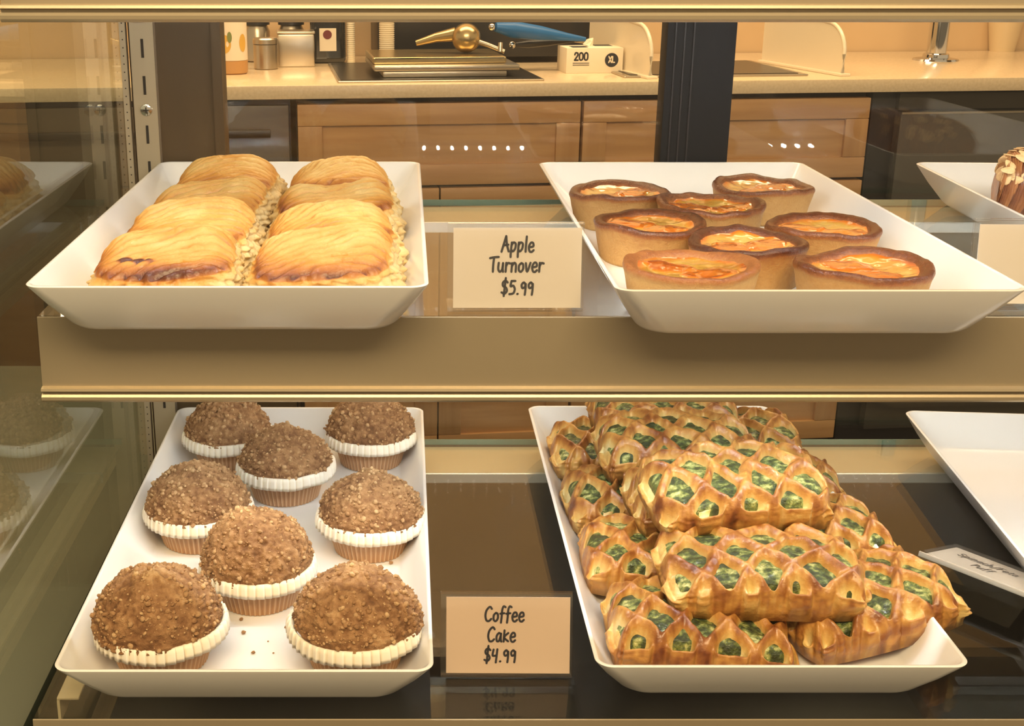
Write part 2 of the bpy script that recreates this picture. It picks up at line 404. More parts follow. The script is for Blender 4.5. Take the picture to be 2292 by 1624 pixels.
# marker / printed lettering from strokes
GL = {
 'A': (.62, [[(0, 0), (.28, 1.05)], [(.28, 1.05), (.40, .5), (.6, .02)], [(.1, .42), (.52, .47)]]),
 'p': (.50, [[(.08, .62), (.07, 0), (.09, -.36)], [(.08, .42), (.22, .62), (.42, .52), (.40, .2), (.22, .02), (.08, .14)]]),
 'l': (.22, [[(.1, 1.02), (.1, .4), (.12, 0)]]),
 'e': (.48, [[(.06, .30), (.40, .36), (.36, .58), (.18, .60), (.04, .34), (.12, .05), (.30, -.02), (.46, .1)]]),
 'T': (.62, [[(0, .92), (.35, .98), (.72, 1.0)], [(.34, .96), (.32, .5), (.34, .0)]]),
 'u': (.52, [[(.05, .6), (.05, .2), (.2, 0), (.38, .15), (.42, .58)], [(.42, .58), (.43, .2), (.48, .0)]]),
 'r': (.40, [[(.07, .6), (.08, 0)], [(.08, .36), (.2, .58), (.4, .56)]]),
 'n': (.52, [[(.06, .58), (.07, 0)], [(.07, .36), (.24, .6), (.40, .46), (.43, 0)]]),
 'o': (.48, [[(.24, .58), (.06, .42), (.08, .1), (.26, 0), (.42, .2), (.38, .5), (.22, .58)]]),
 'v': (.46, [[(.03, .58), (.2, .0), (.42, .6)]]),
 '$': (.56, [[(.48, .82), (.28, .94), (.08, .8), (.12, .58), (.38, .46), (.48, .24), (.30, .06), (.04, .14)], [(.29, 1.12), (.25, -.1)]]),
 '5': (.55, [[(.46, .92), (.14, .92)], [(.14, .92), (.1, .56), (.32, .60), (.48, .36), (.38, .08), (.06, .02)]]),
 '.': (.22, [[(.08, .03), (.11, .04)]]),
 '9': (.50, [[(.40, .62), (.24, .82), (.06, .66), (.14, .44), (.34, .50), (.40, .70)], [(.40, .72), (.42, .3), (.40, -.02)]]),
 'C': (.62, [[(.56, .86), (.38, 1.0), (.12, .75), (.06, .36), (.20, .04), (.42, .02), (.58, .16)]]),
 'f': (.42, [[(.42, .98), (.26, 1.04), (.16, .8), (.16, .3), (.14, -.1)], [(.02, .52), (.36, .56)]]),
 'F': (.55, [[(.1, 1), (.1, .4), (.09, 0)], [(.08, 1), (.5, 1.0)], [(.1, .55), (.42, .56)]]),
 'a': (.52, [[(.42, .5), (.24, .6), (.06, .36), (.12, .04), (.30, .06), (.42, .46)], [(.42, .56), (.43, .2), (.50, .0)]]),
 'k': (.50, [[(.08, .78), (.08, 0)], [(.42, .6), (.1, .3), (.46, .02)]]),
 'P': (.55, [[(.1, .98), (.08, 0)], [(.08, .95), (.4, .92), (.44, .66), (.3, .5), (.09, .46)]]),
 '4': (.55, [[(.1, .86), (.06, .44), (.40, .46)], [(.42, .88), (.40, .4), (.38, -.04)]]),
 'S': (.55, [[(.48, .86), (.26, 1.0), (.06, .8), (.16, .56), (.42, .42), (.46, .14), (.22, -.02), (.02, .14)]]),
 'i': (.22, [[(.1, .56), (.1, 0)], [(.1, .82), (.11, .84)]]),
 'c': (.44, [[(.42, .5), (.22, .6), (.05, .32), (.16, .03), (.42, .1)]]),
 'h': (.52, [[(.08, 1.02), (.07, 0)], [(.07, .36), (.24, .6), (.42, .44), (.44, 0)]]),
 't': (.38, [[(.18, .9), (.17, .15), (.32, .02)], [(.02, .6), (.36, .62)]]),
 '2': (.58, [[(.06, .72), (.16, .95), (.42, .92), (.46, .66), (.28, .36), (.05, .02)], [(.05, .02), (.5, .02)]]),
 '0': (.60, [[(.27, .96), (.07, .78), (.07, .2), (.27, .02), (.48, .2), (.48, .78), (.27, .96)]]),
 'X': (.55, [[(.04, .98), (.5, 0)], [(.5, .98), (.04, 0)]]),
 'L': (.48, [[(.08, .98), (.08, .02)], [(.08, .02), (.44, .02)]]),
 '1': (.34, [[(.06, .8), (.2, .96), (.2, 0)]]),
 '8': (.55, [[(.27, .5), (.08, .72), (.27, .96), (.46, .72), (.27, .5), (.06, .24), (.27, .02), (.48, .24), (.27, .5)]]),
 '3': (.52, [[(.06, .86), (.28, .98), (.44, .76), (.2, .52)], [(.2, .52), (.48, .3), (.30, .02), (.04, .1)]]),
 '/': (.40, [[(.32, 1.0), (.06, -.08)]]),
 ' ': (.35, []),
}
def catmull(pts, n=7):
    if len(pts) < 3: return [Vector(pts[0]).lerp(Vector(pts[-1]), k/4) for k in range(5)]
    P_ = [Vector(pts[0])]+[Vector(p) for p in pts]+[Vector(pts[-1])]; out = []
    for i in range(1, len(P_)-2):
        a, b, c, d = P_[i-1:i+3]
        for k in range(n):
            t = k/n
            out.append(.5*((2*b)+(c-a)*t+(2*a-5*b+4*c-d)*t*t+(3*b-a-3*c+d)*t**3))
    out.append(P_[-2]); return out
def write(bm, text, x, z, size, pen, y=-.0006, gap=.1, center=True, slant=.08, xs=.8):
    """marker strokes in the local xz plane facing -y"""
    w = sum((GL[ch][0]+gap)*size for ch in text)*xs-gap*size*xs
    x0 = x-w/2 if center else x
    for ch in text:
        adv, strokes = GL[ch]
        for s in strokes:
            pts = [Vector((x0+(px*xs+pz*slant)*size, z+pz*size)) for px, pz in catmull(s)]
            vs = []
            for i, q in enumerate(pts):
                d = (pts[min(i+1, len(pts)-1)]-pts[max(i-1, 0)])
                if d.length < 1e-9: d = Vector((1, 0))
                d.normalize(); nn = Vector((-d.y, d.x))*pen
                vs.append((bm.verts.new((q.x+nn.x, y, q.y+nn.y)), bm.verts.new((q.x-nn.x, y, q.y-nn.y))))
            for a, b in zip(vs, vs[1:]): bm.faces.new((a[0], a[1], b[1], b[0]))
            for q in (pts[0], pts[-1]):
                ring = [bm.verts.new((q.x+pen*math.cos(2*PI*k/10), y-.00005, q.y+pen*math.sin(2*PI*k/10))) for k in range(10)]
                bm.faces.new(ring)
        x0 += (adv+gap)*size*xs
    return bm
obj('printed_text', write(bmesh.new(), '183', -.002, .098, .013, .0012, y=-.0358, slant=0), M['label_white'], db)

# copper pipe / ribbed stacks
for k, (u, v, r, lab) in enumerate(((786, 141, .0085, 'narrow ribbed stack of small lids beside the dark bottle'), (866, 150, .015, 'wider ribbed stack of cups behind the steel pan'))):
    p = onc(u, v); q = kthing('cup_stack', (p.x, p.y, CT), lab, 'cup stack', 'ribbed stacks behind the pan')
    prof = []
    for i in range(40): prof += [(r, i*.0045), (r*1.14, i*.0045+.0012), (r*1.14, i*.0045+.003), (r, i*.0045+.0042)]
    o = obj('stacked_rims', lathe(bmesh.new(), prof, 24), M['white_plastic'], q); autosmooth(o, 20)
    autosmooth(obj('bottom_cup', lathe(bmesh.new(), [(r*.8, -.0), (r*.9, -.0001)], 24), M['white_plastic'], q), 30) if False else None
p = onc(765, 138); cp = box('copper_board', -.006, .006, 0, .012, 0, .22, mat('copper_edge', sf((150, 92, 48)), .4), None, .002)
cp.location = (p.x, p.y+.01, CT); cp.rotation_euler = (0, 0, KA); tag(cp, 'thin upright copper-brown board edge right of the dark bottle', 'board')
# black appliance behind sink
ap = kthing('espresso_machine', K(lx_of(1010, 90, CT), .43, CT), 'large black machine at the back of the worktop behind the scoops', 'appliance')
box('housing', -.27, .25, 0, .19, .012, .36, M['black'], ap, .01)
for sx in (-.24, .22): box('foot', sx-.015, sx+.015, .01, .04, 0, .0118, M['black'], ap)
# drop-in sink / well with pan
x0 = lx_of(752, 178, CT); x1 = lx_of(1200, 172, CT)
kx = (x0+x1)/2
wl = kthing('drop_in_well', K(kx, .03, CT), 'dark drop-in steel well set into the worktop under the pans', 'sink')
hw = (x1-x0)/2
bm = bmesh.new(); bx(bm, -hw, hw, 0, .40, .0002, .004, .0015); obj('rim', bm, M['steel'], wl)
bm = bmesh.new(); bx(bm, -hw+.006, hw-.006, .008, .392, .0042, .0052); obj('well_floor', bm, M['dark_steel'], wl)
pn = kthing('steel_pan', K(lx_of(978, 165, CT), .07, 0), 'stack of shallow steel pans lying across the well', 'pan')
pn.location.z = CT+.0055
box('lower_pan', -.125, .125, 0, .22, 0, .012, M['steel'], pn, .003)
box('pan_body', -.143, .15, -.006, .23, .0125, .024, M['steel'], pn, .003)
bm = bmesh.new(); bx(bm, -.143, .127, .02, .22, .0245, .038, .003); obj('top_pan', bm, M['brass'], pn)
bm = bmesh.new(); bx(bm, -.139, .123, .0193, .0198, .0345, .0365); obj('rolled_edge', bm, M['chrome'], pn)
# disher scoop lying on the pan
sp = kthing('ice_cream_scoop', K(lx_of(985, 130, CT), .17, 0), 'bronze round scoop with a long tapering handle on the steel pans', 'scoop')
sp.location.z = CT+.0445
bm = bmesh.new(); bmesh.ops.create_uvsphere(bm, u_segments=28, v_segments=16, radius=.030, matrix=Matrix.Translation((0, 0, .030))); autosmooth(obj('bowl', bm, M['brass'], sp), 60)
autosmooth(obj('handle', tube(bmesh.new(), [(-.02, .01, .037), (-.06, .02, .030), (-.10, .03, .018)], [.015, .010, .006], 14), M['brass'], sp), 50)
autosmooth(obj('lever', tube(bmesh.new(), [(.025, -.01, .022), (.045, -.02, .016), (.075, -.03, .004)], [.006, .005, .005], 10), M['steel'], sp), 50)
autosmooth(obj('thumb_rest', tube(bmesh.new(), [(.066, -.032, .004), (.067, -.028, .022)], .005, 10), M['steel'], sp), 50)
# blue handled tools
for k, (uv0, uv1, dz0, dz1, lab, col) in enumerate((((1105, 60), (1310, 88), .0, 0, 'blue gripped tool reaching from the machine towards the glove carton', 'blue'),
                                                    ((1150, 100), (1300, 90), 0, 0, 'dark gripped tool below the blue one', 'black'))):
    yy = 2.78
    a, b = at(*uv0, y=yy+k*.04), at(*uv1, y=yy+.05+k*.05)
    r = tag(empty('ladle', (a.x, a.y, a.z)), lab, 'kitchen tool', 'gripped tools beside the glove carton')
    d = b-a; rr = .012 if k == 0 else .006
    autosmooth(obj('grip', tube(bmesh.new(), [d*.02, d*.2, d*.5, d*.8, d], [rr*.8, rr*1.5, rr*1.3, rr*.7, rr*.4], 14), M[col], r), 60)
    bm = bmesh.new(); bmesh.ops.create_uvsphere(bm, u_segments=18, v_segments=12, radius=.008, matrix=Matrix.Translation((-.004, -.004, 0))); autosmooth(obj('end_cap', bm, M['chrome'], r), 60)
    rk = tube(bmesh.new(), [d*.9, d+Vector((.01, .02, -.006)), (d.x+.03, d.y+.03, -(a.z-CT)+.006)], .0035, 8); obj('rod', rk, M['steel'], r)
# carton of 200
p = onc(1330, 164); bc = kthing('glove_carton', (p.x, p.y, CT), 'small cream carton printed 200 and XL', 'carton')
fw = 125/2860*(p.y/.99)/2
box('carton_body', -fw, fw, 0, .088, 0, .052, M['cardboard'], bc, .001)
bm = write(bmesh.new(), '200', -.029, .027, .016, .0017, y=-.0006, slant=0, gap=.06, xs=1)
for zz in (.021, .017):
    bx(bm, -.047, -.012, -.0006, -.0004, zz-.0007, zz+.0007)
obj('printed_number', bm, M['ink'], bc)
bm = bmesh.new(); bmesh.ops.create_circle(bm, cap_ends=True, radius=.0145, segments=32, matrix=Matrix.Translation((.036, -.0005, .027)) @ Matrix.Rotation(PI/2, 4, 'X')); obj('size_badge', bm, M['ink'], bc)
obj('badge_text', write(bmesh.new(), 'XL', .036, .022, .0125, .0013, y=-.0009, slant=0, gap=.05, xs=1), M['cardboard'], bc)
bm = bmesh.new(); bx(bm, -.045, -.012, .012, .05, .0521, .0524); bx(bm, .012, .05, .05, .085, .0521, .0524); obj('top_print', bm, M['ink'], bc)
bm = tube(bmesh.new(), [(-.004, .05, .052), (.0, .05, .062), (.008, .055, .068)], [.012, .008, .001], 8); obj('tissue', bm, M['label_white'], bc)
# curved splash guards
def guard(u, v, lab, hh=.104, ln=.33):
    p = onc(u, v); g = kthing('splash_guard', (p.x, p.y, CT), lab, 'splash guard', 'curved white guards beside the sink')
    # profile in local y-z plane: vertical front edge with rounded top corner
    prof = [(0, .006)]
    for k in range(9):
        a = PI-k/8*PI/2; prof.append((.07+.07*math.cos(a), hh-.06+.06*math.sin(a)))
    prof += [(ln, hh+.02), (ln, .006)]
    bm = bmesh.new(); extrude_profile(bm, prof, -.002, .002); autosmooth(obj('panel', bm, M['white_plastic'], g), 40)
    bm = tube(bmesh.new(), [(0, y, z) for y, z in prof[:-1]], .0042, 8); autosmooth(obj('edge_bead', bm, M['white_plastic'], g), 50)
    bm = bmesh.new(); bx(bm, -.012, .012, -.012, ln, 0, .006, .002); obj('base_foot', bm, M['white_plastic'], g)
    g.rotation_euler = (0, 0, KA+math.radians(8)); return g
guard(1455, 176, 'curved white splash guard right behind the glove carton')
guard(1885, 170, 'curved white splash guard right of the black post')
# sink between the guards
x0 = lx_of(1500, 160, CT); x1 = lx_of(1745, 160, CT)
sk = kthing('sink', K((x0+x1)/2-.05, .07, CT), 'steel sink with a dark basin between the two white guards', 'sink')
bm = bmesh.new(); bx(bm, -.2, .2-.012, 0, .33, .0002, .004, .0018); obj('rim', bm, M['steel'], sk)
bm = bmesh.new(); bx(bm, -.185, .172, .015, .315, .0042, .0052); obj('basin', bm, M['dark_steel'], sk)
# chrome standpipe
p = onc(2105, 137); fc = kthing('chrome_column', (p.x, p.y+.03, CT), 'tall chrome column on a round flange on the worktop', 'faucet')
autosmooth(obj('flange', lathe(bmesh.new(), [(.052, 0), (.05, .004), (.03, .007), (.029, .014), (.026, .016)], 36), M['chrome'], fc), 30)
autosmooth(obj('pipe', lathe(bmesh.new(), [(.0225, .0165), (.0225, .5)], 36), M['chrome'], fc), 30)
# towers of clear cups at right
for k, (u, v, lab) in enumerate(((2190, 112, 'tower of clear cups right of the chrome column, left one'), (2262, 118, 'tower of clear cups at the right edge of the picture'))):
    p = onc(u, v); q = kthing('cup_tower', (p.x, p.y+.05, CT), lab, 'cup tower', 'clear cup towers on the worktop')
    prof = [(.030, 0), (.043, .085)]
    for i in range(16): prof += [(.044, .086+i*.008), (.045, .088+i*.008), (.043, .092+i*.008)]
    autosmooth(obj('cups', lathe(bmesh.new(), prof, 32), mat('frosted_cup', sf((206, 184, 146)), .25, coat=.4), q), 30)

# --- neighbouring counter to the left of the case
nb = tag(empty('side_counter', (-.9, 1.0, 0)), 'grey-green low counter outside the left side pane', 'counter')
box('cabinet_body', -.55, .56, -.7, .9, .0, .50, M['greygreen'], nb)
box('counter_top', -.57, .575, -.72, .92, .501, .53, M['greygreen'], nb, .004)

# ------------------------------------------------------------------ pastry case
case = tag(empty('pastry_case', (.3, 1.0, 0)), 'glass pastry display case frame with side pane, front pane and rear doors', 'display case')
cx0, cy0 = .3, 1.0
def cbox(name, x0, x1, y0, y1, z0, z1, m, bev=0, par=None): return box(name, x0-cx0, x1-cx0, y0-cy0, y1-cy0, z0, z1, m, par or case, bev)
cbox('base_cabinet', -.30, .95, .735, 1.33, .0, .46, M['brown_frame'])
cbox('case_floor', -.276, .93, .75, 1.30, .461, .475, M['deck'])
cbox('front_pane', -.276, .93, .735, .740, .476, 1.36, M['pane'])
cbox('side_pane', -.284, -.279, .72, 1.315, .461, 1.36, M['side_glass'])
cbox('rear_kick_panel', -.18, .93, 1.2775, 1.2875, .476, .650, M['deck'])
o = cbox('rear_pane', -.19, .262, 1.296, 1.301, .476, 1.36, M['pane'])
o = cbox('rear_pane', .322, .93, 1.306, 1.311, .476, 1.36, M['pane'])
cbox('rear_stile', -.272, -.181, 1.295, 1.325, .476, 1.36, M['brown_frame'])
cbox('stile_lip', -.190, -.1805, 1.290, 1.2945, .476, 1.36, M['brown_frame'])
cbox('center_stile', .258, .326, 1.290, 1.322, .476, 1.36, M['black_frame'], .001)
bm = bmesh.new()
for xx in (.266, .275, .284): bx(bm, xx-.0008-cx0, xx+.0008-cx0, 1.2885-cy0, 1.2899-cy0, .476, 1.36)
obj('stile_groove', bm, M['black'], case)
cbox('case_roof', -.30, .95, .72, 1.33, 1.361, 1.40, M['apron'])
cbox('end_upright', .931, .95, .72, 1.33, .461, 1.36, M['brown_frame'])
cp_ = cbox('corner_profile', -.2785, -.2725, 1.285, 1.294, .476, 1.36, M['standard'])
bm = bmesh.new()
for k in range(110):
    zz = .49+k*.0078
    bmesh.ops.create_circle(bm, cap_ends=True, radius=.0007, segments=8, matrix=Matrix.Translation((-.2755-cx0, 1.2847-cy0, zz)) @ Matrix.Rotation(PI/2, 4, 'X'))
obj('profile_hole', bm, M['slot'], case); bpy.data.objects['profile_hole']['kind'] = 'stuff'
# slotted shelf standard
st = tag(empty('shelf_standard', (-.2565, 1.283, .476)), 'slotted steel shelf standard at the rear left corner', 'shelf standard')
bm = bmesh.new(); bx(bm, -.0115, .0115, 0, .002, 0, .88); bx(bm, .0095, .0115, .002, .0118, 0, .88); bx(bm, -.0115, -.0095, .002, .0118, 0, .88)
obj('channel', bm, M['standard'], st)
# slot pitch read off the photo: pairs of slots between screws
zs_ = [at(322, v, y=1.283).z-.476 for v in (108, 191, 301, 378)]
screw_z = at(331, 246, y=1.283).z-.476
dz_ = zs_[0]-zs_[1]
for z in zs_[:3]+[zs_[2]-dz_*1.0, zs_[2]-dz_*2.3, zs_[2]-dz_*3.3, zs_[2]-dz_*4.6, zs_[2]-dz_*5.6, zs_[2]-dz_*6.6, zs_[2]-dz_*7.9]:
    if .02 < z < .86: box('slot', -.0011, .0015, -.0006, -.0001, z-.009, z+.009, M['slot'], st)
bm = bmesh.new(); lathe(bm, [(.0062, 0), (.0056, .0012), (.003, .0022)], 24); 
o = obj('screw', bm, M['chrome'], st); autosmooth(o, 30); o.rotation_euler = (PI/2, 0, 0); o.location = (.0005, -.0001, screw_z)
bm = bmesh.new(); bx(bm, -.0028, .0028, -.0005, .0005, .0022, .0025); bx(bm, -.0005, .0005, -.0028, .0028, .0022, .0026); obj('screw_cross', bm, M['slot'], o)
# clip tab at the top of the standard
box('shelf_clip', -.007, .004, -.004, -.0007, at(312, 45, y=1.283).z-.476-.002, at(312, 10, y=1.283).z-.476, M['bright_rail'], st, .0008)

def diode_mesh():
    bm = bmesh.new(); bx(bm, -.0017, .0017, -.0012, .0012, -.0016, .0016)
    me = bpy.data.meshes.new('diode'); bm.to_mesh(me); bm.free(); me.materials.append(M['led']); return me
DM = diode_mesh()
def shelf(name, z, yf, label, leds=True, yb=1.276):
    r = tag(empty(name, (0, 0, z)), label, 'shelf', 'lit glass shelves in the case')
    t = .006
    box('glass_panel', XL, XR, yf+.0005, yb, -t, 0, M['glass'], r)
    bm = bmesh.new(); bx(bm, XL, XR, yb+.0002, yb+.0012, -t, 0); obj('polished_edge', bm, M['glass_edge'], r)
    y = yf
    prof = [(y, -.0005), (y-.001, -.001), (y-.003, -.0505), (y-.0075, -.0512), (y-.008, -.0530), (y-.0045, -.0542), (y-.0045, -.0552)]
    for k in range(7):
        a = math.radians(60-k*40); prof.append((y-.0052-.0028*math.cos(a)*1.0, -.0585+.0032*math.sin(a)))
    prof += [(y+.006, -.0605), (y+.006, -.0585), (y+.002, -.058), (y+.0005, -.0515), (y+.002, -.0095), (y+.009, -.0085), (y+.009, -.0066), (y+.0002, -.0066)]
    bm = bmesh.new(); extrude_profile(bm, prof, XL-.0005, XR); autosmooth(obj('front_apron', bm, M['apron'], r), 25)
    bm = bmesh.new(); bx(bm, XL+.004, XR, 1.203, 1.272, -.0092, -.0068); obj('rear_rail', bm, M['rail'], r)
    bm = bmesh.new(); bx(bm, XL+.004, XR, 1.1985, 1.2028, -.017, -.0066, .001); obj('rear_rail_lip', bm, M['bright_rail'], r)
    for sx, nm in ((XL+.006, 'side_bracket'), (XR-.02, 'side_bracket')):
        bm = bmesh.new(); bx(bm, sx, sx+.016, yf+.035, 1.198, -.0085, -.0066, .0007); bx(bm, sx, sx+.002, yf+.035, 1.27, -.026, -.0088); obj(nm, bm, M['rail'], r)
    if leds:
        lb = box('light_bar', XL+.006, XR-.01, yf+.0095, yf+.020, -.0165, -.0066, M['bright_rail'], r, .001)
        n = 56
        for k in range(n):
            d = link('diode', DM, None, lb); d.location = (XL+.018+k*.0188, yf+.0213, -.0158)
    return r
s_top = shelf('display_shelf', ZT, .842, 'top glass shelf, only its rounded metal front edge showing at the top')
s_up = shelf('display_shelf', ZU, .854, 'middle glass shelf carrying turnovers and tarts, with a deep champagne apron')
s_lo = shelf('display_shelf', ZL, .758, 'bottom glass shelf carrying coffee cakes and spinach puffs', leds=False)

# ------------------------------------------------------------------ trays
def rrect(hw, hl, r, n=8):
    p = []
    for cx, cy, a0 in ((hw-r, hl-r, 0), (-hw+r, hl-r, PI/2), (-hw+r, -hl+r, PI), (hw-r, -hl+r, 1.5*PI)):
        for k in range(n+1):
            a = a0+k/n*PI/2; p.append((cx+r*math.cos(a), cy+r*math.sin(a)))
    return p
TH = .0365
def tray(x, y, z, rz, hw, hl, label, group='white serving trays'):
    bm = bmesh.new(); I = .022; t = .0028
    loops = [(I+.006, .0, .016), (I+.001, .0012, .020), (I-.002, .004, .020), (.009, .020, .016), (.0006, TH-.002, .012), (0, TH-.0006, .012), (.0006, TH, .012), (t-.0004, TH, .010),
             (t+.0003, TH-.0008, .010), (.009+t, .020, .014), (I-.002+t, .0062, .018), (I+.001+t, .0042, .018), (I+.008+t, .0036, .014)]
    rings = []
    for ins, zz, r in loops:
        rings.append([bm.verts.new((px, py, zz)) for px, py in rrect(hw-ins, hl-ins, r)])
    n = len(rings[0])
    for a, b in zip(rings, rings[1:]):
        for k in range(n): bm.faces.new((a[k], a[(k+1) % n], b[(k+1) % n], b[k]))
    bm.faces.new(rings[0]); bm.faces.new(rings[-1])
    o = obj('serving_tray', bm, M['tray']); autosmooth(o, 50)
    o.location = (x, y, z+.0002); o.rotation_euler = (0, 0, rz); tag(o, label, 'tray', group); return o
tray(-.115, 1.041, ZU, 0, .1308, .247, 'white tray of apple turnovers on the middle shelf')
tray(.267, 1.035, ZU, 0, .1322, .250, 'white tray of glazed apricot tarts on the middle shelf')
tray(.631, 1.029, ZU, math.radians(-2.75), .131, .250, 'white tray holding the almond croissant at the right edge')
tray(-.110, 1.018, ZL, 0, .130, .2595, 'white tray of coffee cake muffins on the bottom shelf')
tray(.260, 1.023, ZL, 0, .1285, .259, 'white tray heaped with spinach lattice puffs on the bottom shelf')
tray(.6355, 1.006, ZL, math.radians(-4.9), .130, .252, 'empty white tray at the right end of the bottom shelf')
FU, FL = ZU+.0040, ZL+.0040     # tray floors

# ------------------------------------------------------------------ apple turnovers
def turnover_mesh(seed, burn=False, bulge=0.0, slope=.24):
    nt, nr = 260, 130
    a, b, hh = .0555, .0495, .0355
    th = np.linspace(0, 2*PI, nt, endpoint=False)[None, :]; s = np.linspace(0, 1, nr)[:, None]
    n_ = 5.2
    R = 1/((np.abs(np.cos(th))/a)**n_+(np.abs(np.sin(th))/b)**n_)**(1/n_)
    R = R*(1+.04*vn(np.cos(th)*2, np.sin(th)*2, seed, 1.3, seed))
    st = .60
    rho = np.clip(s/st, 0, 1); sd = np.clip((s-st)/(1-st), 0, 1)
    topin = .83
    rad = np.where(s <= st, rho*topin, topin+.15*np.sin(np.clip(sd*1.05, 0, 1)*PI/2))
    X = rad*R*np.cos(th); Y = rad*R*np.sin(th)
    frt = sstep(.25, -.60, Y/b+.35*X/a)
    crest = .0065*np.exp(-((Y-.016-.12*X)/.020)**2)
    body = .0065*(1-rho**4)*(1+.5*vn(X, Y, 0, 20, seed+1))+crest*(1-rho**5)
    tilt = slope*Y*.34+.06*X+.004*vn(X, Y, 0, 18, seed+4)
    edge = hh-.0030*rho**12
    Z = np.where(s <= st, edge+body+tilt, (edge+tilt)*(1-sd)**.96)
    Z = np.maximum(Z, 0)
    # scored swoops on the top
    wob = .0045*vn(X, Y, 0, 40, seed+2)+.0012*vn(X, Y, 0, 150, seed+22)
    q = Y-X*(.42+.15*vn(seed, 0, 0, 1, 3))+3.6*X*X*(1+.4*vn(seed, 2, 0, 1, 5))+wob
    lam = .0086
    ph = np.abs(np.sin(PI*q/lam))
    gro = np.exp(-(ph/.26)**2); rid = ph**.8
    topw = sstep(1.0, .95, rho)*np.where(s <= st, 1, 0)
    amp = .45+.75*(.5+.5*vn(X*.5, Y*2, 0, 60, seed+23))
    up = (.0022*rid-.0026*gro)*topw*amp
    up = up+.0016*fbm(X, Y, Z, 120, seed+5)*topw
    sidew = np.where(s > st, np.sin(np.clip(sd, 0, 1)*PI)**.35, 0)
    ang = np.arctan2(Y/b, X/a)
    cph = ang*15+2.5*vn(X, Y, 0, 22, seed+8)
    col = np.abs(np.sin(cph))**.6*2-1
    lam2 = np.sin(Z*1100+6*fbm(X, Y, Z, 60, seed+11, 2))
    front = .5+.5*vn(np.cos(th), np.sin(th), 3, 1.1, seed+12)
    out = sidew*(.0022*col*sstep(.8, .2, sd)*(.3+front)+.0011*lam2+.0062*fbm(X, Y, Z, 150, seed+14, 4)+.0034*fbm(X, Y, Z, 55, seed+15, 2)+.0016*bulge)
    lip = np.exp(-((s-st+.008)/.030)**2)
    out = out+.0022*lip*(1+.8*np.sin(ang*24+seed))*.6
    X = X+out*np.cos(th); Y = Y+out*np.sin(th); Z = Z+up
    X = X-.10*Z*(1+.6*vn(seed, 0, 0, 1, 44)); Y = Y+.10*Z
    nz = fbm(X, Y, Z, 45, seed+20, 3)
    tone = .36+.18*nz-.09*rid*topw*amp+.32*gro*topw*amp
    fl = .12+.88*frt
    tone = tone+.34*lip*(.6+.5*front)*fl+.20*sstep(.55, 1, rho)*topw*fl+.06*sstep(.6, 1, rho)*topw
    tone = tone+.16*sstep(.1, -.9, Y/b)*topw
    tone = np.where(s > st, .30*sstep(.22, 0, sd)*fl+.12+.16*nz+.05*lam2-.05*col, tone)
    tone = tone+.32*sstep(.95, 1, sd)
    if burn:
        d = ((X+.020)/.012)**2+((Y+.020)/.0028)**2+.8*nz
        tone = tone+.9*np.exp(-d**2*.8)
        d2 = ((X-.002)/.020)**2+((Y+.036)/.007)**2+.8*nz
        tone = tone+.34*np.exp(-d2)
    return polar_mesh('turnover', X, Y, Z, {'tone': np.clip(tone, 0, 1)})
TL = ['front left apple turnover with a burnt brown fleck on top', 'front right apple turnover against the tray corner',
      'second row left apple turnover, broad and smooth scored', 'second row right apple turnover with an open pale side',
      'third row left apple turnover', 'third row right apple turnover, darker and crimped',
      'back row left apple turnover touching the tray wall', 'back row right apple turnover, tan and flat']
TP = [(-.164, .869, 2), (-.0545, .869, -1), (-.163, .968, -4), (-.055, .965, 3), (-.164, 1.070, -3), (-.056, 1.062, 3), (-.160, 1.172, -2), (-.056, 1.160, 2)]
for i, (x, y, rz) in enumerate(TP):
    me = turnover_mesh(11+i*5, burn=(i == 0), bulge=.4 if i % 2 else 0, slope=(.34, .30, .42, .10, .36, .16, .30, .12)[i])
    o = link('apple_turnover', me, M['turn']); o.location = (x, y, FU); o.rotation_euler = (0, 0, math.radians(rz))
    if i >= 6: o.scale = (.96, .92, 1.02)
    tag(o, TL[i], 'turnover', 'apple turnovers on the white tray')

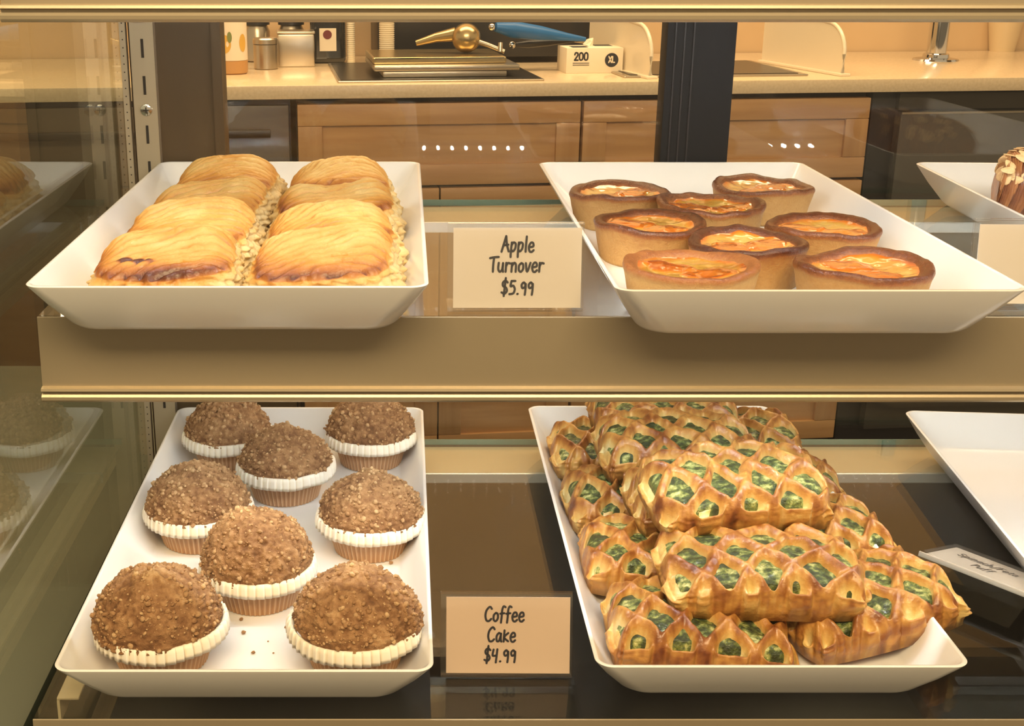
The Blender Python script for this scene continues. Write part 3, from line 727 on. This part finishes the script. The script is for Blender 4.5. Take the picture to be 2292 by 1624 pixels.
# ------------------------------------------------------------------ tarts
def tart(seed, pal, rimdark):
    nt = 180
    th = np.linspace(0, 2*PI, nt, endpoint=False)[None, :]
    R0, Hh = .0450, .030
    wob = 1+.018*np.cos(2*th+seed)+.012*vn(np.cos(th)*1.5, np.sin(th)*1.5, seed, 1.5, seed)
    rimz = .0016*np.cos(th*2+seed*.7)+.0016*vn(np.cos(th)*2, np.sin(th)*2, seed, 1.6, seed+3)
    prof = []   # (r, z, tone, rimweight)
    for k in range(14): t = k/13; prof.append((R0*.86+t*R0*.12, t*Hh*.86, .18+.12*t, t**2))
    prof += [(R0*.992, Hh*.90, .42, 1), (R0*1.003, Hh*.95, .6, 1), (R0*1.0, Hh*1.0, .72, 1), (R0*.985, Hh*1.045, .80, 1), (R0*.955, Hh*1.075, .84, 1),
             (R0*.915, Hh*1.075, .84, 1), (R0*.86, Hh*1.05, .82, .9), (R0*.81, Hh*1.00, .76, .8), (R0*.77, Hh*.93, .62, .6), (R0*.70, Hh*.84, .5, .4), (R0*.5, Hh*.78, .4, .1), (0.0005, Hh*.76, .4, 0)]
    pr = np.array(prof)[::-1]
    r = pr[:, 0:1]; z = pr[:, 1:2]; tn = pr[:, 2:3]; w = pr[:, 3:4]
    X = r*wob*np.cos(th); Y = r*wob*np.sin(th); Z = z+rimz*w
    nz = fbm(X, Y, Z, 90, seed, 3)
    g = .0009*nz
    X = X*(1+g/R0*1.0); Y = Y*(1+g/R0); Z = Z+.0008*nz*w
    tone = tn+rimdark*w*.22+.10*nz*w
    crust = polar_mesh('tart_crust', X, Y, np.maximum(Z, 0), {'tone': np.clip(tone, 0, 1)})
    # filling
    rr = np.linspace(0.0003, 1, 60)[:, None]*R0*.83
    X = rr*wob*np.cos(th); Y = rr*wob*np.sin(th); q = rr/(R0*.83)
    Z = Hh*.84+.0040*q**4+.0014*fbm(X, Y, 0, 70, seed+5, 3)+rimz*.85*q**2
    rs = np.random.RandomState(seed)
    tone = .24+.26*fbm(X, Y, 0, 80, seed+6, 3)+.60*sstep(.74, 1.0, q)+0*X
    a0 = rs.rand()*PI
    for k in range(2):
        ax, ay = .018*math.cos(a0+k*PI)*(.9), .013*math.sin(a0+k*PI)
        ca, sa = math.cos(a0+.5), math.sin(a0+.5)
        dx, dy = X-ax, Y-ay
        d = np.sqrt(((dx*ca+dy*sa)/.0190)**2+((-dx*sa+dy*ca)/.0150)**2)+.14*vn(X, Y, 0, 120, seed+9)
        m = sstep(1.05, .85, d)
        Z = Z+.0030*m*(1-np.clip(d, 0, 1)**2*.7)
        tone = tone*(1-m)+m*(.56+pal*.14+.10*vn(X, Y, 0, 90, seed+10)+.14*np.clip(d, 0, 1)**4)
    fill = polar_mesh('tart_filling', X, Y, Z, {'tone': np.clip(tone, 0, 1)}, bottom=False)
    return crust, fill
TLB = ['apricot tart at the back left of its tray, plain pale centre', 'apricot tart at the back right of its tray with an orange and cream centre',
       'apricot tart in the middle, third from the back', 'apricot tart at the left wall of the tray with a dark brown rim',
       'apricot tart at the right side with a thick brown rim', 'dark-rimmed glossy apricot tart in the centre of the tray',
       'pale-rimmed apricot tart at the front left with a bright orange half', 'apricot tart at the front right, wide open orange glaze']
TPX = [(.194, 1.140, .2), (.330, 1.168, .9), (.262, 1.080, .5), (.1965, 1.008, .7), (.330, .992, .4), (.257, .936, .6), (.1985, .862, 1.0), (.318, .862, .9)]
RD = [.3, .2, .1, .5, .4, 1.0, -.9, .1]
for i, (u, v, pl) in enumerate(TPX):
    t_ = tag(empty('apricot_tart', (u, v, FU), random.uniform(-.4, .4)), TLB[i], 'tart', 'glazed apricot tarts')
    t_.scale = (1.08, 1.0, 1) if i > 5 else (1, 1, 1)
    cr, fi = tart(31+i*7, pl, RD[i])
    link('crust', cr, M['crust'], t_); link('filling', fi, M['custard'], t_)

# ------------------------------------------------------------------ coffee cake muffins
ICO = bmesh.new(); bmesh.ops.create_icosphere(ICO, subdivisions=1, radius=1)
IV = np.array([v.co[:] for v in ICO.verts]); IFc = [tuple(v.index for v in f.verts) for f in ICO.faces]; ICO.free()
def muffin_parts(seed, hd, lean):
    nt, nr = 190, 70
    th = np.linspace(0, 2*PI, nt, endpoint=False)[None, :]; s = np.linspace(0.002, 1, nr)[:, None]
    Rr = .0445*(1+.03*vn(np.cos(th)*1.4, np.sin(th)*1.4, seed, 1.2, seed))
    z0 = .031
    r = np.sin(s*PI/2)**.95
    X = r*Rr*np.cos(th); Y = r*Rr*np.sin(th)
    prof = np.cos(s*PI/2)**1.05
    peak = .35*np.exp(-((X-lean[0])**2+(Y-lean[1])**2)/.014**2)
    Z = z0+hd*(prof*.80+.35*peak*prof)+.003*fbm(X, Y, 0, 50, seed+1, 3)*prof
    crack = np.exp(-(np.abs(vn(X, Y, 0, 40, seed+2))/.10)**2)*np.exp(-((X-lean[0])**2+(Y-lean[1])**2)/.017**2)
    Z = Z-.0025*crack
    n1 = fbm(X, Y, Z, 260, seed+3, 4); n2 = np.abs(vn(X, Y, Z, 380, seed+4))
    rough = .0016*n1+.0014*n2
    X = X*(1+rough/.03); Y = Y*(1+rough/.03); Z = Z+rough
    pale = np.exp(-((X-lean[0])**2+(Y-lean[1])**2)/.012**2)
    tone = .44+.34*n1+.18*pale+.15*fbm(X, Y, 0, 45, seed+6, 2)-.10*sstep(.75, 1, s)
    V = [np.stack([X.ravel(), Y.ravel(), Z.ravel()], 1)]; T = [tone.ravel()]
    fc = grid_faces(nr, nt, True); fc.append(tuple(range(nt))[::-1]); fc.append(tuple((nr-1)*nt+k for k in range(nt)))
    off = nr*nt; rs = np.random.RandomState(seed)
    n = 620
    ii = (np.sqrt(rs.rand(n))*(nr-3)).astype(int); jj = rs.randint(0, nt, n)
    for i, j in zip(ii, jj):
        sz = .0006+.0017*rs.rand()**2.6
        sc = np.array([1, .8+.4*rs.rand(), .55+.3*rs.rand()])*sz
        A = np.linalg.qr(rs.randn(3, 3))[0]
        vv = (IV*(1+.35*rs.rand(len(IV), 1))*sc) @ A+np.array([X[i, j], Y[i, j], Z[i, j]+sz*.25])
        V.append(vv); T.append(np.full(len(IV), .46+.36*rs.rand()+.12*pale[i, j]))
        fc += [tuple(off+k for k in f) for f in IFc]; off += len(IV)
    top = np_mesh('crumb_top', np.concatenate(V), fc, {'tone': np.clip(np.concatenate(T), 0, 1)})
    # cup
    nt2 = 52*6; th = np.linspace(0, 2*PI, nt2, endpoint=False)[None, :]; t = np.linspace(0, 1, 14)[:, None]
    tri = np.abs(((th*52/(2*PI)) % 1)*2-1)
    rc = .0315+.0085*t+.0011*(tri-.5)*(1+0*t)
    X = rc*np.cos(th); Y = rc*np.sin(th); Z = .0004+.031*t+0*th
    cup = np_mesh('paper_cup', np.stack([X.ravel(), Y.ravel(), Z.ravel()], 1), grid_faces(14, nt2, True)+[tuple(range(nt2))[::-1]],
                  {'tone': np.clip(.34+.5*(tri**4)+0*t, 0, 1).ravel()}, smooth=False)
    # flared pleated skirt
    nt3 = 46*8; th = np.linspace(0, 2*PI, nt3, endpoint=False)[None, :]; saw = (th*46/(2*PI)) % 1
    ws = vn(np.cos(th)*2, np.sin(th)*2, seed, 1.2, seed+8)
    prof = [(.0420, .0305, 0), (.0438, .0335, .2), (.0450, .0345, .3), (.0464, .0340, .6), (.0472, .0305, .9), (.0476, .0260, 1.0), (.0474, .0225, 1.0), (.0470, .0227, 1.0), (.0468, .0262, .9), (.0464, .0300, .7), (.0455, .0325, .3)]
    pr = np.array(prof); r = pr[:, 0:1]; z = pr[:, 1:2]; w = pr[:, 2:3]
    rr = r+w*(.0026*(saw-.5)+.0016*ws); zz = z+w*(.0012*ws+.0008*saw)+.0008*ws
    X = rr*np.cos(th); Y = rr*np.sin(th)
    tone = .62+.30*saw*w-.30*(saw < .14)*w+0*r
    sk = np_mesh('paper_rim', np.stack([X.ravel(), Y.ravel(), zz.ravel()], 1), grid_faces(len(prof), nt3, True), {'tone': np.clip(tone, 0, 1).ravel()})
    return top, cup, sk
MP = [(-.178, .829, 'coffee cake muffin at the front left corner with a dark crumb at its edge', .050, 10),
      (-.036, .827, 'coffee cake muffin at the front right corner of its tray', .047, 20),
      (-.117, .9215, 'coffee cake muffin in the middle of the tray behind the front pair', .052, 0),
      (-.181, 1.028, 'coffee cake muffin at the left wall, second along the left side', .045, 35),
      (-.029, 1.012, 'coffee cake muffin at the right wall, second along the right side', .042, 15),
      (-.113, 1.125, 'coffee cake muffin with a knobbly peak, middle of the rear half', .041, 60),
      (-.178, 1.205, 'coffee cake muffin at the back left corner under the shelf edge', .044, 80),
      (-.034, 1.207, 'coffee cake muffin at the back right corner with a ragged peak', .047, 5)]
for i, (x, y, lab, hd, rz) in enumerate(MP):
    m = tag(empty('coffee_cake_muffin', (x, y, FL), math.radians(rz)), lab, 'muffin', 'coffee cake muffins in paper cups')
    la = random.uniform(0, 6.28); top, cup, sk = muffin_parts(50+i*11, hd, (.008*math.cos(la), .008*math.sin(la)))
    ct = link('crumb_top', top, M['crumb'], m)
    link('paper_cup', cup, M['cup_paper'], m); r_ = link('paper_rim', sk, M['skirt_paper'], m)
    if i < 3: ct.rotation_euler = (math.radians((2, 1, 2)[i]), math.radians((-3, 3, -2)[i]), 0); ct.location.z = .001
    sc = (1.03, 1.03, .98, 1.0, 1.0, .98, .95, .97)[i]; m.scale = (sc, sc, 1)
    if i == 0:
        V = IV*np.array([.006, .004, .0045])*(1+.2*np.random.RandomState(3).rand(12, 1))
        bm = bmesh.new(); bmesh.ops.create_icosphere(bm, subdivisions=3, radius=1)
        for v_ in bm.verts: v_.co = Vector((v_.co.x*.0075, v_.co.y*.0042, v_.co.z*.0045))*(1+.15*math.sin(v_.co.x*7+v_.co.z*5))
        o = obj('dark_crumb', bm, mat('burnt_crumb', sf((74, 44, 26)), .5), m, True); o.location = (-.036, .030, .046); o.rotation_euler = (0, 0, 1)
        o.location = Matrix.Rotation(-math.radians(rz), 3, 'Z') @ Vector((-.0375, .020, .046))
# loose crumbs on the tray floor
CRL = ['heart-like crumb left of centre in front of the middle muffin', 'crumb near the tray front below the middle muffin', 'crumb beside the front right muffin, left of it', 'crumb close to the right side of the front left muffin, upper one', 'speck of crumb nearest the front right muffin base', 'speck of crumb right of the front left muffin, lowest but one', 'speck of crumb right of the front left muffin, touching its paper rim', 'crumb directly in front of the middle muffin cup', 'faintest speck between the two front muffins', 'crumb by the cup of the second muffin along the left wall', 'smaller crumb left of the cup of the second muffin along the left wall', 'speck in the middle between the front muffins', 'speck by the tray front right of the front left muffin', 'crumb behind the front right muffin near the right wall']
cr_px = [(545, 1418, 1.1), (567, 1463, .9), (641, 1405, .9), (478, 1364, .8), (612, 1462, .4), (453, 1440, .5), (462, 1417, .5), (540, 1388, 1), (500, 1432, .3), (330, 1232, .9), (322, 1238, .6), (600, 1436, .4), (455, 1465, .4), (875, 1262, 1)]
for i, (u, v, s_) in enumerate(cr_px):
    p = at(u, v, z=FL); rs = np.random.RandomState(900+i)
    V = IV*(1+.5*rs.rand(12, 1))*np.array([.0016, .0014, .0011])*s_; V[:, 2] += -V[:, 2].min()+.0001
    me = np_mesh('crumb', V, IFc, {'tone': np.full(12, .5)}, smooth=False)
    o = link('crumb', me, M['crumb']); o.location = (p.x, p.y, FL)
    tag(o, 'tiny brown '+CRL[i], 'crumb', 'loose crumbs on the muffin tray')

# ------------------------------------------------------------------ spinach lattice puffs
def puff_mesh(seed, a=.0635, b=.047, hh=.036, phase=(0, 0)):
    nu, nv = 210, 150
    p = np.linspace(-1, 1, nu)[:, None]; q = np.linspace(-1, 1, nv)[None, :]
    def comp(t, k=1.9): return np.sign(t)*(1-(1-np.abs(t))**k)
    cp_, cq = comp(p), comp(q)
    X = a*cp_*np.sqrt(1-.16*cq**4)*(1+0*q); Y = b*cq*np.sqrt(1-.16*cp_**4)*(1+0*p)
    X = X*(1+.03*vn(X, Y, 0, 22, seed)); Y = Y*(1+.04*vn(X, Y, 0, 20, seed+1))
    e = np.clip(1-np.abs(p)**7, 0, 1)*np.clip(1-np.abs(q)**6, 0, 1)
    body = e**.42
    cr = 1-.18*(np.abs(cp_)**3)-.20*(np.abs(cq)**2.2)
    Z = hh*body*cr*(1+.08*vn(X, Y, 0, 20, seed+2))
    wx = X+.0042*vn(X, Y, 0, 34, seed+3); wy = Y+.0042*vn(X, Y, 0, 38, seed+4)
    Px, Py = .0320, .0450
    f1 = (wx/Px+wy/Py+phase[0]); f2 = (wx/Px-wy/Py+phase[1])
    d1 = np.abs(f1-np.round(f1)); d2 = np.abs(f2-np.round(f2))     # 0 at strip centre, .5 mid opening
    d = ((d1+.01)**-2.4+(d2+.01)**-2.4)**(-1/2.4)
    w = .104+.028*vn(X, Y, 0, 45, seed+5)
    op = sstep(w, w+.09, d)                                       # 1 inside an opening
    strip = 1-sstep(.02, w+.05, d)
    m = np.maximum(np.abs(p)**1.0*.97, np.abs(q))
    topw = sstep(.90, .68, np.abs(q)+0*p)*sstep(1.0, .90, np.abs(p)+0*q)
    sidew = (1-topw)*sstep(0, .15, e)
    shut = vn(X, Y, 0, 30, seed+17) > .62
    opn = op*topw*np.where(shut, .5, 1)
    dz = .0050*strip*(topw+.35*sidew)*(1+.35*vn(X, Y, 0, 90, seed+40))+.0012*np.exp(-((d-w-.03)/.05)**2)-.0110*opn
    bul = op*sidew*.0050
    dz = dz+.0020*fbm(X, Y, Z, 110, seed+7, 4)*e**.3*(1-.7*opn)
    n_ = np.stack([X/a**2*np.abs(X/a)**2, Y/b**2*np.abs(Y/b)**2], 0); L = np.sqrt((n_**2).sum(0))+1e-9
    flake = .0016*np.sin(Z*1400+6*vn(X, Y, 0, 50, seed+9))*sidew*sstep(.6, .1, Z/hh)
    X2 = X+(bul+flake+.0018*strip*sidew)*n_[0]/L; Y2 = Y+(bul+flake+.0018*strip*sidew)*n_[1]/L
    Z2 = np.maximum(Z+dz*np.clip(e*3, 0, 1)+bul*.4, 0)
    nz = fbm(X, Y, Z, 70, seed+12, 3)
    nz2 = fbm(X, Y, Z, 190, seed+13, 3)
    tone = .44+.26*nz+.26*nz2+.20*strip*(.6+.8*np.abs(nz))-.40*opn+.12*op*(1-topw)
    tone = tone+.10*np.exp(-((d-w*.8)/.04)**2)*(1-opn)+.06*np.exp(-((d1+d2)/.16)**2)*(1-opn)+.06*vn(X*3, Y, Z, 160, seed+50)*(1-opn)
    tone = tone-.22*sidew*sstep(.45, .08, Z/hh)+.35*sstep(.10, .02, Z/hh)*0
    V = np.stack([X2.ravel(), Y2.ravel(), Z2.ravel()], 1)
    fc = grid_faces(nu, nv)
    # bottom
    border = [i*nv for i in range(nu)]+[(nu-1)*nv+j for j in range(1, nv)]+[i*nv+nv-1 for i in range(nu-2, -1, -1)]+[j for j in range(nv-2, 0, -1)]
    fc.append(tuple(border))
    me = np_mesh('puff_crust', V, fc, {'tone': np.clip(tone, 0, 1).ravel()})
    bm = bmesh.new(); bm.from_mesh(me); bmesh.ops.recalc_face_normals(bm, faces=bm.faces); bm.to_mesh(me); bm.free()
    # filling: a slightly lower sheet that shows in the openings
    k = slice(None, None, 2)
    Zf = Z-.0022+.0020*fbm(X, Y, 0, 160, seed+30, 3)-.02*(1-topw)
    Xf, Yf, Zf = X[k, k], Y[k, k], Zf[k, k]
    Zf = np.clip(Zf, .004, None)
    Xf = Xf*.96; Yf = Yf*.95
    tf = .46+.42*fbm(Xf, Yf*1.6, 0, 210, seed+31, 3)+.10*vn(Xf, Yf, 0, 60, seed+33)
    a_, b_ = Xf.shape
    fm = np_mesh('puff_filling', np.stack([Xf.ravel(), Yf.ravel(), Zf.ravel()], 1), grid_faces(a_, b_), {'tone': np.clip(tf, 0, 1).ravel()})
    return me, fm
VAR = [puff_mesh(200, phase=(0, 0)), puff_mesh(217, phase=(.3, .1)), puff_mesh(241, phase=(.5, .5)), puff_mesh(266, phase=(.15, -.3)), puff_mesh(283, phase=(.4, .0))]
PF = [  # x, y, z above tray floor, rz, rx, ry, variant, x-scale, label
 (.2160, .841, .0022, -3, 0, 3, 0, 1.02, 'spinach puff at the front left of the tray floor'),
 (.2095, .953, .0030, -4, 0, 5, 1, 1, 'spinach puff second from the front along the left wall'),
 (.2085, 1.066, .0030, 2, 0, 5, 2, 1, 'spinach puff third from the front along the left wall'),
 (.2090, 1.184, .0030, -3, 0, 5, 3, 1, 'spinach puff at the back left corner against the tray wall'),
 (.348, .869, .011, 19, 0, -5, 4, 1.06, 'spinach puff at the front right, turned and sticking over the tray edge'),
 (.3385, .985, .008, 8, 0, -6, 0, 1, 'spinach puff second from the front on the right side'),
 (.336, 1.100, .006, 4, 0, -5, 1, 1, 'spinach puff third from the front on the right side'),
 (.332, 1.206, .006, 2, 0, -5, 2, 1, 'spinach puff at the back right corner of the heap'),
 (.2665, .868, .038, -2, 3, 0, 3, 1.14, 'spinach puff lying across the front pair, open lattice showing much filling'),
 (.262, 1.000, .038, 3, 0, 0, 4, 1.1, 'spinach puff mostly hidden under the topmost one'),
 (.2500, 1.100, .044, 1, 4, 0, 0, 1.1, 'spinach puff in the second layer behind the topmost one'),
 (.258, 1.200, .040, 2, 0, 0, 1, 1.1, 'spinach puff in the second layer at the back, cut by the shelf edge'),
 (.263, .945, .071, 6, 7, -1, 2, 1.1, 'topmost spinach puff on the heap, tilted forward'),
]
for x, y, z, rz, rx, ry, v, sx, lab in PF:
    r_ = tag(empty('spinach_puff', (x, y, FL+z+.0003), math.radians(rz), math.radians(rx), math.radians(ry)), lab, 'pastry', 'spinach lattice puffs heaped on the tray')
    r_.scale = (sx, 1, 1)
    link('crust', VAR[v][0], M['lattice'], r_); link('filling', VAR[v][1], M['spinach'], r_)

# ------------------------------------------------------------------ almond croissant
def croissant():
    nt, nl = 90, 200
    t = np.linspace(-1, 1, nl)[:, None]; th = np.linspace(0, 2*PI, nt, endpoint=False)[None, :]
    ang = t*1.0; Rc = .072
    cx = Rc*np.sin(ang); cy = -Rc*(1-np.cos(ang))
    r = .0275*(1-np.abs(t)**2.4)**.75+.004
    seg = np.abs(((np.abs(t)*4.2+.2*np.sin(th)) % 1)); step = .0035*(1-seg)
    r = r+step+.0012*vn(np.cos(th)*.03, t*.08, np.sin(th)*.03, 140, 3)+.0008*np.sin(t*140+3*np.sin(th))
    rx_, rz_ = r*np.cos(th), r*np.sin(th)*.95
    X = cx+rx_*np.sin(ang)*1.0; Y = cy-rx_*np.cos(ang); X = cx-rx_*np.sin(-ang); 
    Z = .026+rz_; Z = np.maximum(Z, 0)
    tone = .42+.30*seg+.2*fbm(X, Y, Z, 60, 5, 3)
    me = np_mesh('croissant_body', np.stack([X.ravel(), Y.ravel(), Z.ravel()], 1), grid_faces(nl, nt, True)+[tuple(range(nt))[::-1], tuple((nl-1)*nt+k for k in range(nt))], {'tone': np.clip(tone, 0, 1).ravel()})
    return me, X, Y, Z
cme, CXa, CYa, CZa = croissant()
cz = tag(empty('almond_croissant', (.570, 1.170, FU+.004), math.radians(20), 0, math.radians(9)), 'dark almond croissant scattered with sliced almonds in the right-hand tray', 'croissant')
link('body', cme, M['croissant'], cz)
rs = np.random.RandomState(8)
bm = bmesh.new(); bmesh.ops.create_uvsphere(bm, u_segments=14, v_segments=8, radius=1, matrix=Matrix.Diagonal((.0062, .0038, .0007, 1)))
for v_ in bm.verts: v_.co.y *= 1-.35*v_.co.x/.0062
ame = bpy.data.meshes.new('almond_slice'); bm.to_mesh(ame); bm.free(); ame.materials.append(M['almond']); ame.polygons.foreach_set('use_smooth', [True]*len(ame.polygons))
cnt = 0
while cnt < 60:
    i = rs.randint(25, 175); j = rs.randint(3, 42)
    if CZa[i, j] < .030: continue
    c0 = Vector((CXa[i, j], CYa[i, j], CZa[i, j])); ctr = Vector((CXa[i].mean(), CYa[i].mean(), .03)); nrm = (c0-ctr).normalized()
    q = nrm.to_track_quat('Z', 'Y').to_euler()
    o = link('almond_slice', ame, None, cz); o.location = c0+nrm*.0008
    o.rotation_euler = (nrm.to_track_quat('Z', 'Y') @ Matrix.Rotation(rs.rand()*6, 3, 'Z').to_quaternion() @ Matrix.Rotation(rs.uniform(-.35, .35), 3, 'X').to_quaternion()).to_euler()
    cnt += 1

# ------------------------------------------------------------------ price signs
def sign(p, tilt, rz, lines, label, cardmat, w=.0895, h=.0555, size=.0112, base=True, cofs=(0, 0)):
    r = tag(empty('price_sign', p, rz, -tilt), label, 'sign', 'price signs in clear holders')
    hw = w/2
    box('holder_front', -hw-.004, hw+.0015, -.0022, -.0012, .0005, h+.004, M['acrylic'], r)
    box('holder_back', -hw-.004, hw+.0015, .0012, .0022, .0005, h+.004, M['acrylic'], r)
    bm = bmesh.new(); bx(bm, -hw-.004, hw+.0015, -.0023, .0023, h+.0042, h+.0056, .0004); bx(bm, -hw-.004, hw+.0015, -.0035, .0023, -.0012, .0003, .0004)
    obj('holder_fold', bm, M['acrylic'], r)
    if base:
        b_ = box('holder_foot', -hw-.004, hw+.0015, .0024, .030, -.0012, -.0002, M['acrylic'], r); b_.rotation_euler = (tilt, 0, 0)
    cd = box('price_card', -hw+cofs[0], hw+cofs[0], -.0004, .0004, .001+cofs[1], h+.0015+cofs[1], cardmat, r)
    bm = bmesh.new()
    for txt, x, z, s in lines: write(bm, txt, x, z, s*size, .00078, y=-.0007)
    obj('handwriting', bm, M['ink'], cd)
    return r
p0 = at(1157, 699, z=ZU); 
sign((p0.x, p0.y+.003, ZU+.0016), math.radians(8), 0, [('Apple', .0, .0405, .92), ('Turnover', -.001, .0265, .92), ('$5.99', .0, .0105, .92)], 'price sign reading Apple Turnover $5.99 between the two upper trays', M['card'])
p1 = at(1137, 1518, z=ZL)
sign((p1.x, p1.y+.003, ZL+.0016), math.radians(14), math.radians(-.5), [('Coffee', -.003, .0395, .94), ('Cake', -.005, .0245, .94), ('$4.99', -.006, .0095, .94)], 'price sign reading Coffee Cake $4.99 between the two lower trays', M['card_pink'])
p2 = at(2325, 690, z=ZU)
sign((p2.x, p2.y+.003, ZU+.0016), math.radians(8), math.radians(-2), [], 'blank-looking cream sign cut off by the right edge of the picture', M['card'])
# sign tipped over backwards: the card faces up, its writing seen at a shallow angle
hz = ZL+.021
A = at(2066, 1240, z=hz); B = at(2292, 1328, z=hz); ex = (B-A).normalized(); ang = math.atan2(ex.y, ex.x)
r = tag(empty('price_sign', (A.x, A.y, hz), ang), 'toppled sign reading Spinach Feta Puff, lying back right of the puffs', 'sign', 'price signs in clear holders')
tl = math.radians(-11)
cd = box('price_card', 0, .0895, -.0004, .0004, .001, .056, M['card'], r); cd.rotation_euler = (-(PI/2-tl), 0, 0)
bm = bmesh.new(); write(bm, 'Spinach/Feta', .012, .034, .0095, .0006, y=-.0007, center=False); write(bm, 'Puff', .032, .018, .0095, .0006, y=-.0007, center=False)
obj('handwriting', bm, M['ink'], cd)
for nm, y0, y1 in (('holder_front', -.0022, -.0012), ('holder_back', .0012, .0022)):
    h_ = box(nm, -.003, .093, y0, y1, 0, .060, M['acrylic'], r); h_.rotation_euler = cd.rotation_euler
f_ = box('holder_fold', -.003, .093, -.0022, .0022, -.0022, -.0004, M['bright_rail'], r, .0006); f_.rotation_euler = cd.rotation_euler
# the foot slopes down to the glass in front
Lq = .036; ft = box('holder_foot', -.003, .093, -Lq, -.0025, -.0006, .0006, M['acrylic'], r); ft.rotation_euler = (math.asin((hz-ZL-.0035)/Lq)*.9, 0, 0)
